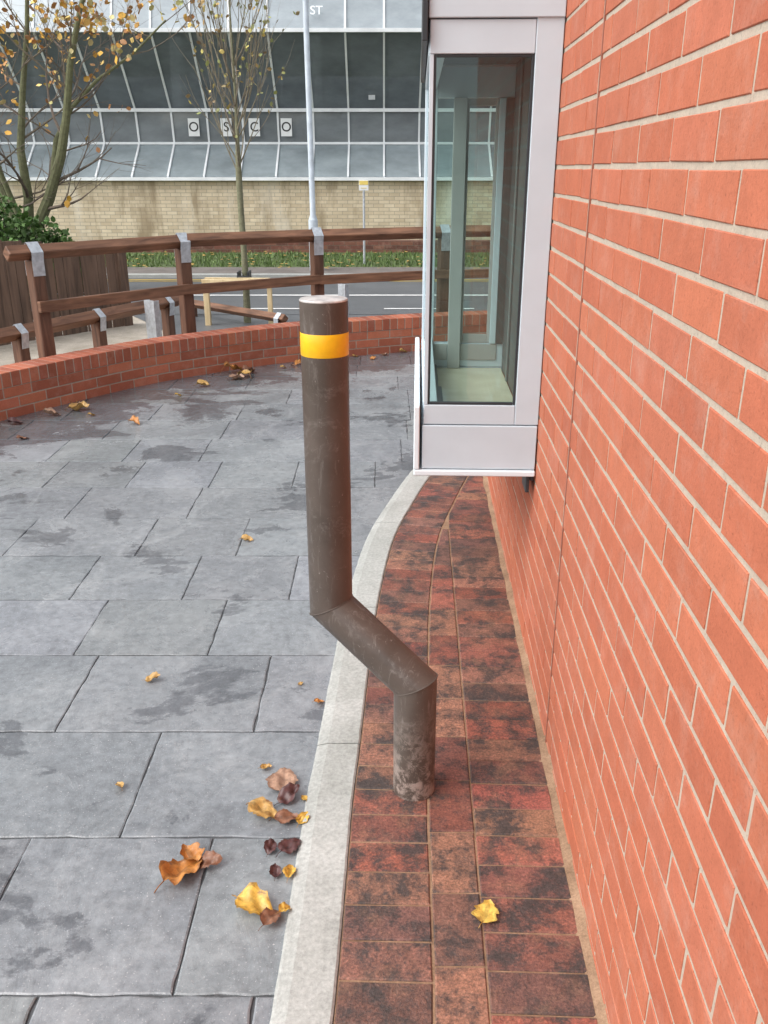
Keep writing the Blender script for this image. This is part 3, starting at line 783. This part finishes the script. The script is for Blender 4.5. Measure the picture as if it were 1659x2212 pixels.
for i in range(5600):
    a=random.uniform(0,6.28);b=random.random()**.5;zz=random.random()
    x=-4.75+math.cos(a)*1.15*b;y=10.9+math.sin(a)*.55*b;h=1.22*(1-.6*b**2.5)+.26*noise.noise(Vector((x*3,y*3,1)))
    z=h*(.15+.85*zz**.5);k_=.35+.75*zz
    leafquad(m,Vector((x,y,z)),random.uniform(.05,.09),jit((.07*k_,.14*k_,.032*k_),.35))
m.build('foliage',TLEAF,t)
for i in range(9):
    a=i*.7;st.tube([(-4.75+.1*math.cos(a),10.9+.1*math.sin(a),0),(-4.75+.5*math.cos(a),10.9+.3*math.sin(a),.7)],[.015,.006],5,False,col=(.08,.06,.04))
st.build('stems',BARK,t)
# ---------------------------------------------------------------- fallen leaves
YL=(.66,.40,.07);OR=(.50,.21,.05);BN=(.25,.115,.065);DK=(.10,.040,.038);PB=(.40,.24,.16);OC=(.50,.30,.09)
leaves=[
(610,1688,84,PB,'ov',.25,1.6,'pale brown veined leaf lying flat near the kerb, largest of the brown ones'),
(575,1661,24,OC,'ov',.9,.3,'tiny ochre leaf just above the pale brown veined leaf'),
(626,1725,54,DK,'ov',.8,.8,'dark purple brown leaf just below the pale brown veined leaf'),
(657,1726,20,YL,'ov',.5,2.1,'tiny yellow leaf touching the kerb edge beside the dark purple leaf'),
(572,1762,72,OC,'ov',.6,-.5,'golden curled leaf with ragged edge left of the brown leaf by the kerb'),
(622,1772,54,BN,'ov',.6,.2,'reddish brown leaf between two golden leaves by the kerb'),
(656,1772,38,YL,'ov',.6,1.2,'small orange yellow leaf against the kerb beside the reddish brown leaf'),
(586,1834,38,DK,'ov',.7,1.4,'small dark leaf left of the bigger dark maroon leaf'),
(628,1832,56,DK,'ov',.4,.9,'dark maroon leaf lying close to the kerb below the golden curled leaf'),
(595,1886,36,DK,'ov',.8,1.7,'narrow dark leaf beside the small bright yellow curled leaf'),
(627,1887,38,YL,'ov',.8,1.5,'small bright yellow curled leaf near the kerb'),
(398,1888,100,OR,'ov',1.0,.9,'large crumpled orange brown leaf standing up on the slate paving'),
(455,1871,50,BN,'ov',.8,.1,'small tan leaf touching the large crumpled leaf'),
(412,1852,60,OR,'lobe',.9,2.3,'curled brown leaf lying against the top of the crumpled leaf'),
(553,1968,92,YL,'ov',.7,-.5,'large golden yellow leaf on the slate by the kerb, nearest the camera'),
(588,1988,56,BN,'ov',.6,1.0,'brown leaf partly under the large golden yellow leaf'),
(618,1970,32,YL,'ov',.9,.6,'small yellow leaf between the large golden leaf and the kerb'),
(1050,1982,64,(.66,.44,.09),'lobe',.3,1.2,'single yellow leaf lying on the brick paving'),
(259,1700,26,OC,'ov',.7,2.2,'small ochre leaf alone on the slab left of the kerbside leaves'),
(331,1471,32,OC,'ov',.9,.1,'small curled ochre leaf on the middle slab left of the bollard'),
(690,1519,22,OR,'ov',.6,.2,'small orange leaf beside the kerb left of the bollard foot'),
(650,1479,13,OC,'ov',.6,.9,'tiny pale leaf speck above the small orange leaf by the kerb'),
(534,1169,26,OC,'ov',.8,.0,'small tan leaf alone on the paving left of the bollard shaft'),
(291,917,30,OR,'ov',.9,-.6,'orange leaf on the far paving right of the left leaf cluster'),
(172,887,48,OC,'ov',1.1,.2,'largest curled golden leaf on the far left paving'),
(160,880,30,OR,'ov',1.1,2.0,'orange leaf tucked behind the largest golden leaf at left'),
(198,899,18,OC,'ov',.8,.4,'tiny golden leaf right of the largest golden leaf at left'),
(113,899,40,PB,'ov',1.0,.1,'pale brown curled leaf left of the golden cluster by the low wall'),
(50,949,24,BN,'ov',.8,.4,'small brown leaf at the far left edge of the paving'),
(34,917,30,DK,'ov',.7,.2,'dark wet leaf at the foot of the low wall, far left'),
(386,856,18,YL,'ov',.8,.4,'tiny yellow leaf between the orange leaf and the low wall'),
(440,835,32,OC,'ov',.8,.2,'golden leaf at the foot of the low wall left of the big pile'),
(505,806,46,OR,'ov',1.0,.5,'orange leaf on top of the far pile by the low wall'),
(526,814,46,OC,'ov',.9,2.4,'golden leaf at the right of the far pile by the low wall'),
(540,806,38,BN,'ov',1.0,1.2,'brown leaf at the back of the far pile by the low wall'),
(512,820,38,PB,'ov',.9,.1,'tan leaf at the front of the far pile by the low wall'),
(612,796,16,OC,'ov',.8,.5,'tiny tan leaf by the low wall left of the bollard top'),
(645,788,22,OR,'ov',.8,1.0,'small orange leaf by the low wall just left of the yellow band'),
(632,793,16,BN,'ov',.8,2.0,'tiny brown leaf beside the small orange leaf left of the yellow band'),
(768,771,16,OC,'ov',.8,.2,'tiny tan leaf by the low wall just right of the yellow band'),
(806,776,18,OR,'ov',.8,.9,'tiny orange leaf on dark wet paving right of the bollard'),
(832,768,18,BN,'ov',.8,.4,'tiny brown leaf by the low wall midway between bollard and window'),
(872,762,20,OC,'ov',.8,.2,'tiny tan leaf at the low wall nearest the projecting window'),
]
for i,(u,v,px,c,kd,cu,rot,lb) in enumerate(leaves):
    p=G(u,v);dep=p.y*cp+H*sp;L=px/F*dep*1.02*(.9 if v<900 else 1.05)
    m=MB();NU,NV=16,10;ph=random.uniform(0,9);W=L*(.37 if kd=='ov' else .40)
    grid=[]
    for a in range(NU+1):
        tt=a/NU;row=[]
        ww=W*max(0.0,math.sin(math.pi*min(1,tt**.8)))**.75
        if kd=='lobe': ww*=1+.14*math.cos(tt*6*math.pi+.5)
        for b in range(NV+1):
            s=b/NV*2-1
            e=1+ (.07*math.sin(a*2.6+ph)+.07*math.sin(a*5.1+ph*2) if abs(s)>.9 else 0)
            x=(tt-.5)*L-abs(s)*ww*.15;y=s*ww*e
            z=abs(s)**1.3*ww*cu*.65*(1 if s>0 else .6+.4*math.sin(ph))+cu*L*.18*math.sin(tt*3.0+ph)*(1 if s>0 else .6)+L*.13*noise.noise(Vector((x/L*4+ph,y/L*5,ph)))*(.4+cu)
            y*=1-.12*cu*abs(s)
            row.append(Vector((x,y,z)))
        grid.append(row)
    zm=min(q.z for r_ in grid for q in r_)
    for r_ in grid:
        for q in r_: q.z-=zm-.0015
    vs=[q for r_ in grid for q in r_];n_=NV+1
    for a in range(NU):
        for b in range(NV):
            sh=1+.30*noise.noise(Vector((a*.5+ph,b*.7,i)));mid=.78 if b in (NV//2-1,NV//2) and a<NU-2 else 1
            if (a+abs(b-NV//2+.5))%4<1: mid*=.9
            if b==0 or b==NV-1: sh*=.75
            cc=(c[0]*sh*mid,c[1]*sh*mid,c[2]*sh*mid)
            m.face([vs[a*n_+b],vs[a*n_+b+1],vs[(a+1)*n_+b+1],vs[(a+1)*n_+b]],cc)
    z0=grid[0][NV//2].z
    m.tube([(-L/2+.003,0,z0),(-L*.60,L*.03,z0*.5+.004),(-L*.70,L*.06,.003)],max(.0006,L*.012),5,col=(c[0]*.6,c[1]*.5,c[2]*.5))
    o=m.build('fallen_leaf',LEAFM)
    bm=bmesh.new();bm.from_mesh(o.data);bmesh.ops.remove_doubles(bm,verts=bm.verts,dist=1e-6);bm.to_mesh(o.data);bm.free()
    o.data.polygons.foreach_set('use_smooth',[True]*len(o.data.polygons))
    zb=.0145 if u>900 else .001
    o.location=(p.x,p.y,zb);o.rotation_euler=(random.uniform(-.05,.05),random.uniform(-.05,.05),rot)
    tag(o,lb,'leaf','fallen autumn leaves')
# ---------------------------------------------------------------- light, world, camera
wd=bpy.data.worlds.new('World');SC.world=wd;wd.use_nodes=True;nt=wd.node_tree
bg=nt.nodes['Background'];sk=nt.nodes.new('ShaderNodeTexSky');sk.sky_type='NISHITA';sk.sun_disc=False
EL,AZ=R(48),R(-115)
sk.sun_elevation=EL;sk.sun_rotation=AZ;sk.air_density=1.0;sk.dust_density=4.0;sk.ozone_density=1.0
hs=nt.nodes.new('ShaderNodeHueSaturation');hs.inputs['Saturation'].default_value=.22;hs.inputs['Value'].default_value=1.85
nt.links.new(sk.outputs[0],hs.inputs['Color']);nt.links.new(hs.outputs[0],bg.inputs[0]);bg.inputs[1].default_value=.15
sl=bpy.data.lights.new('sun','SUN');sl.energy=.7;sl.angle=R(50);sl.color=(1,.99,.97)
so=bpy.data.objects.new('sun',sl);COL.objects.link(so)
dirv=Vector((math.sin(AZ)*math.cos(EL),math.cos(AZ)*math.cos(EL),math.sin(EL)))
so.rotation_euler=dirv.to_track_quat('Z','Y').to_euler();so.location=(-5,-3,8)
SC.view_settings.view_transform='Standard';SC.view_settings.look='None';SC.view_settings.exposure=0
cam=bpy.data.cameras.new('camera');cam.sensor_fit='VERTICAL';cam.sensor_height=36;cam.lens=36*F/2212;cam.clip_end=1000;cam.clip_start=.02
co=bpy.data.objects.new('camera',cam);COL.objects.link(co);co.location=(0,0,H);co.rotation_euler=(R(90)-PITCH,0,0)
SC.camera=co
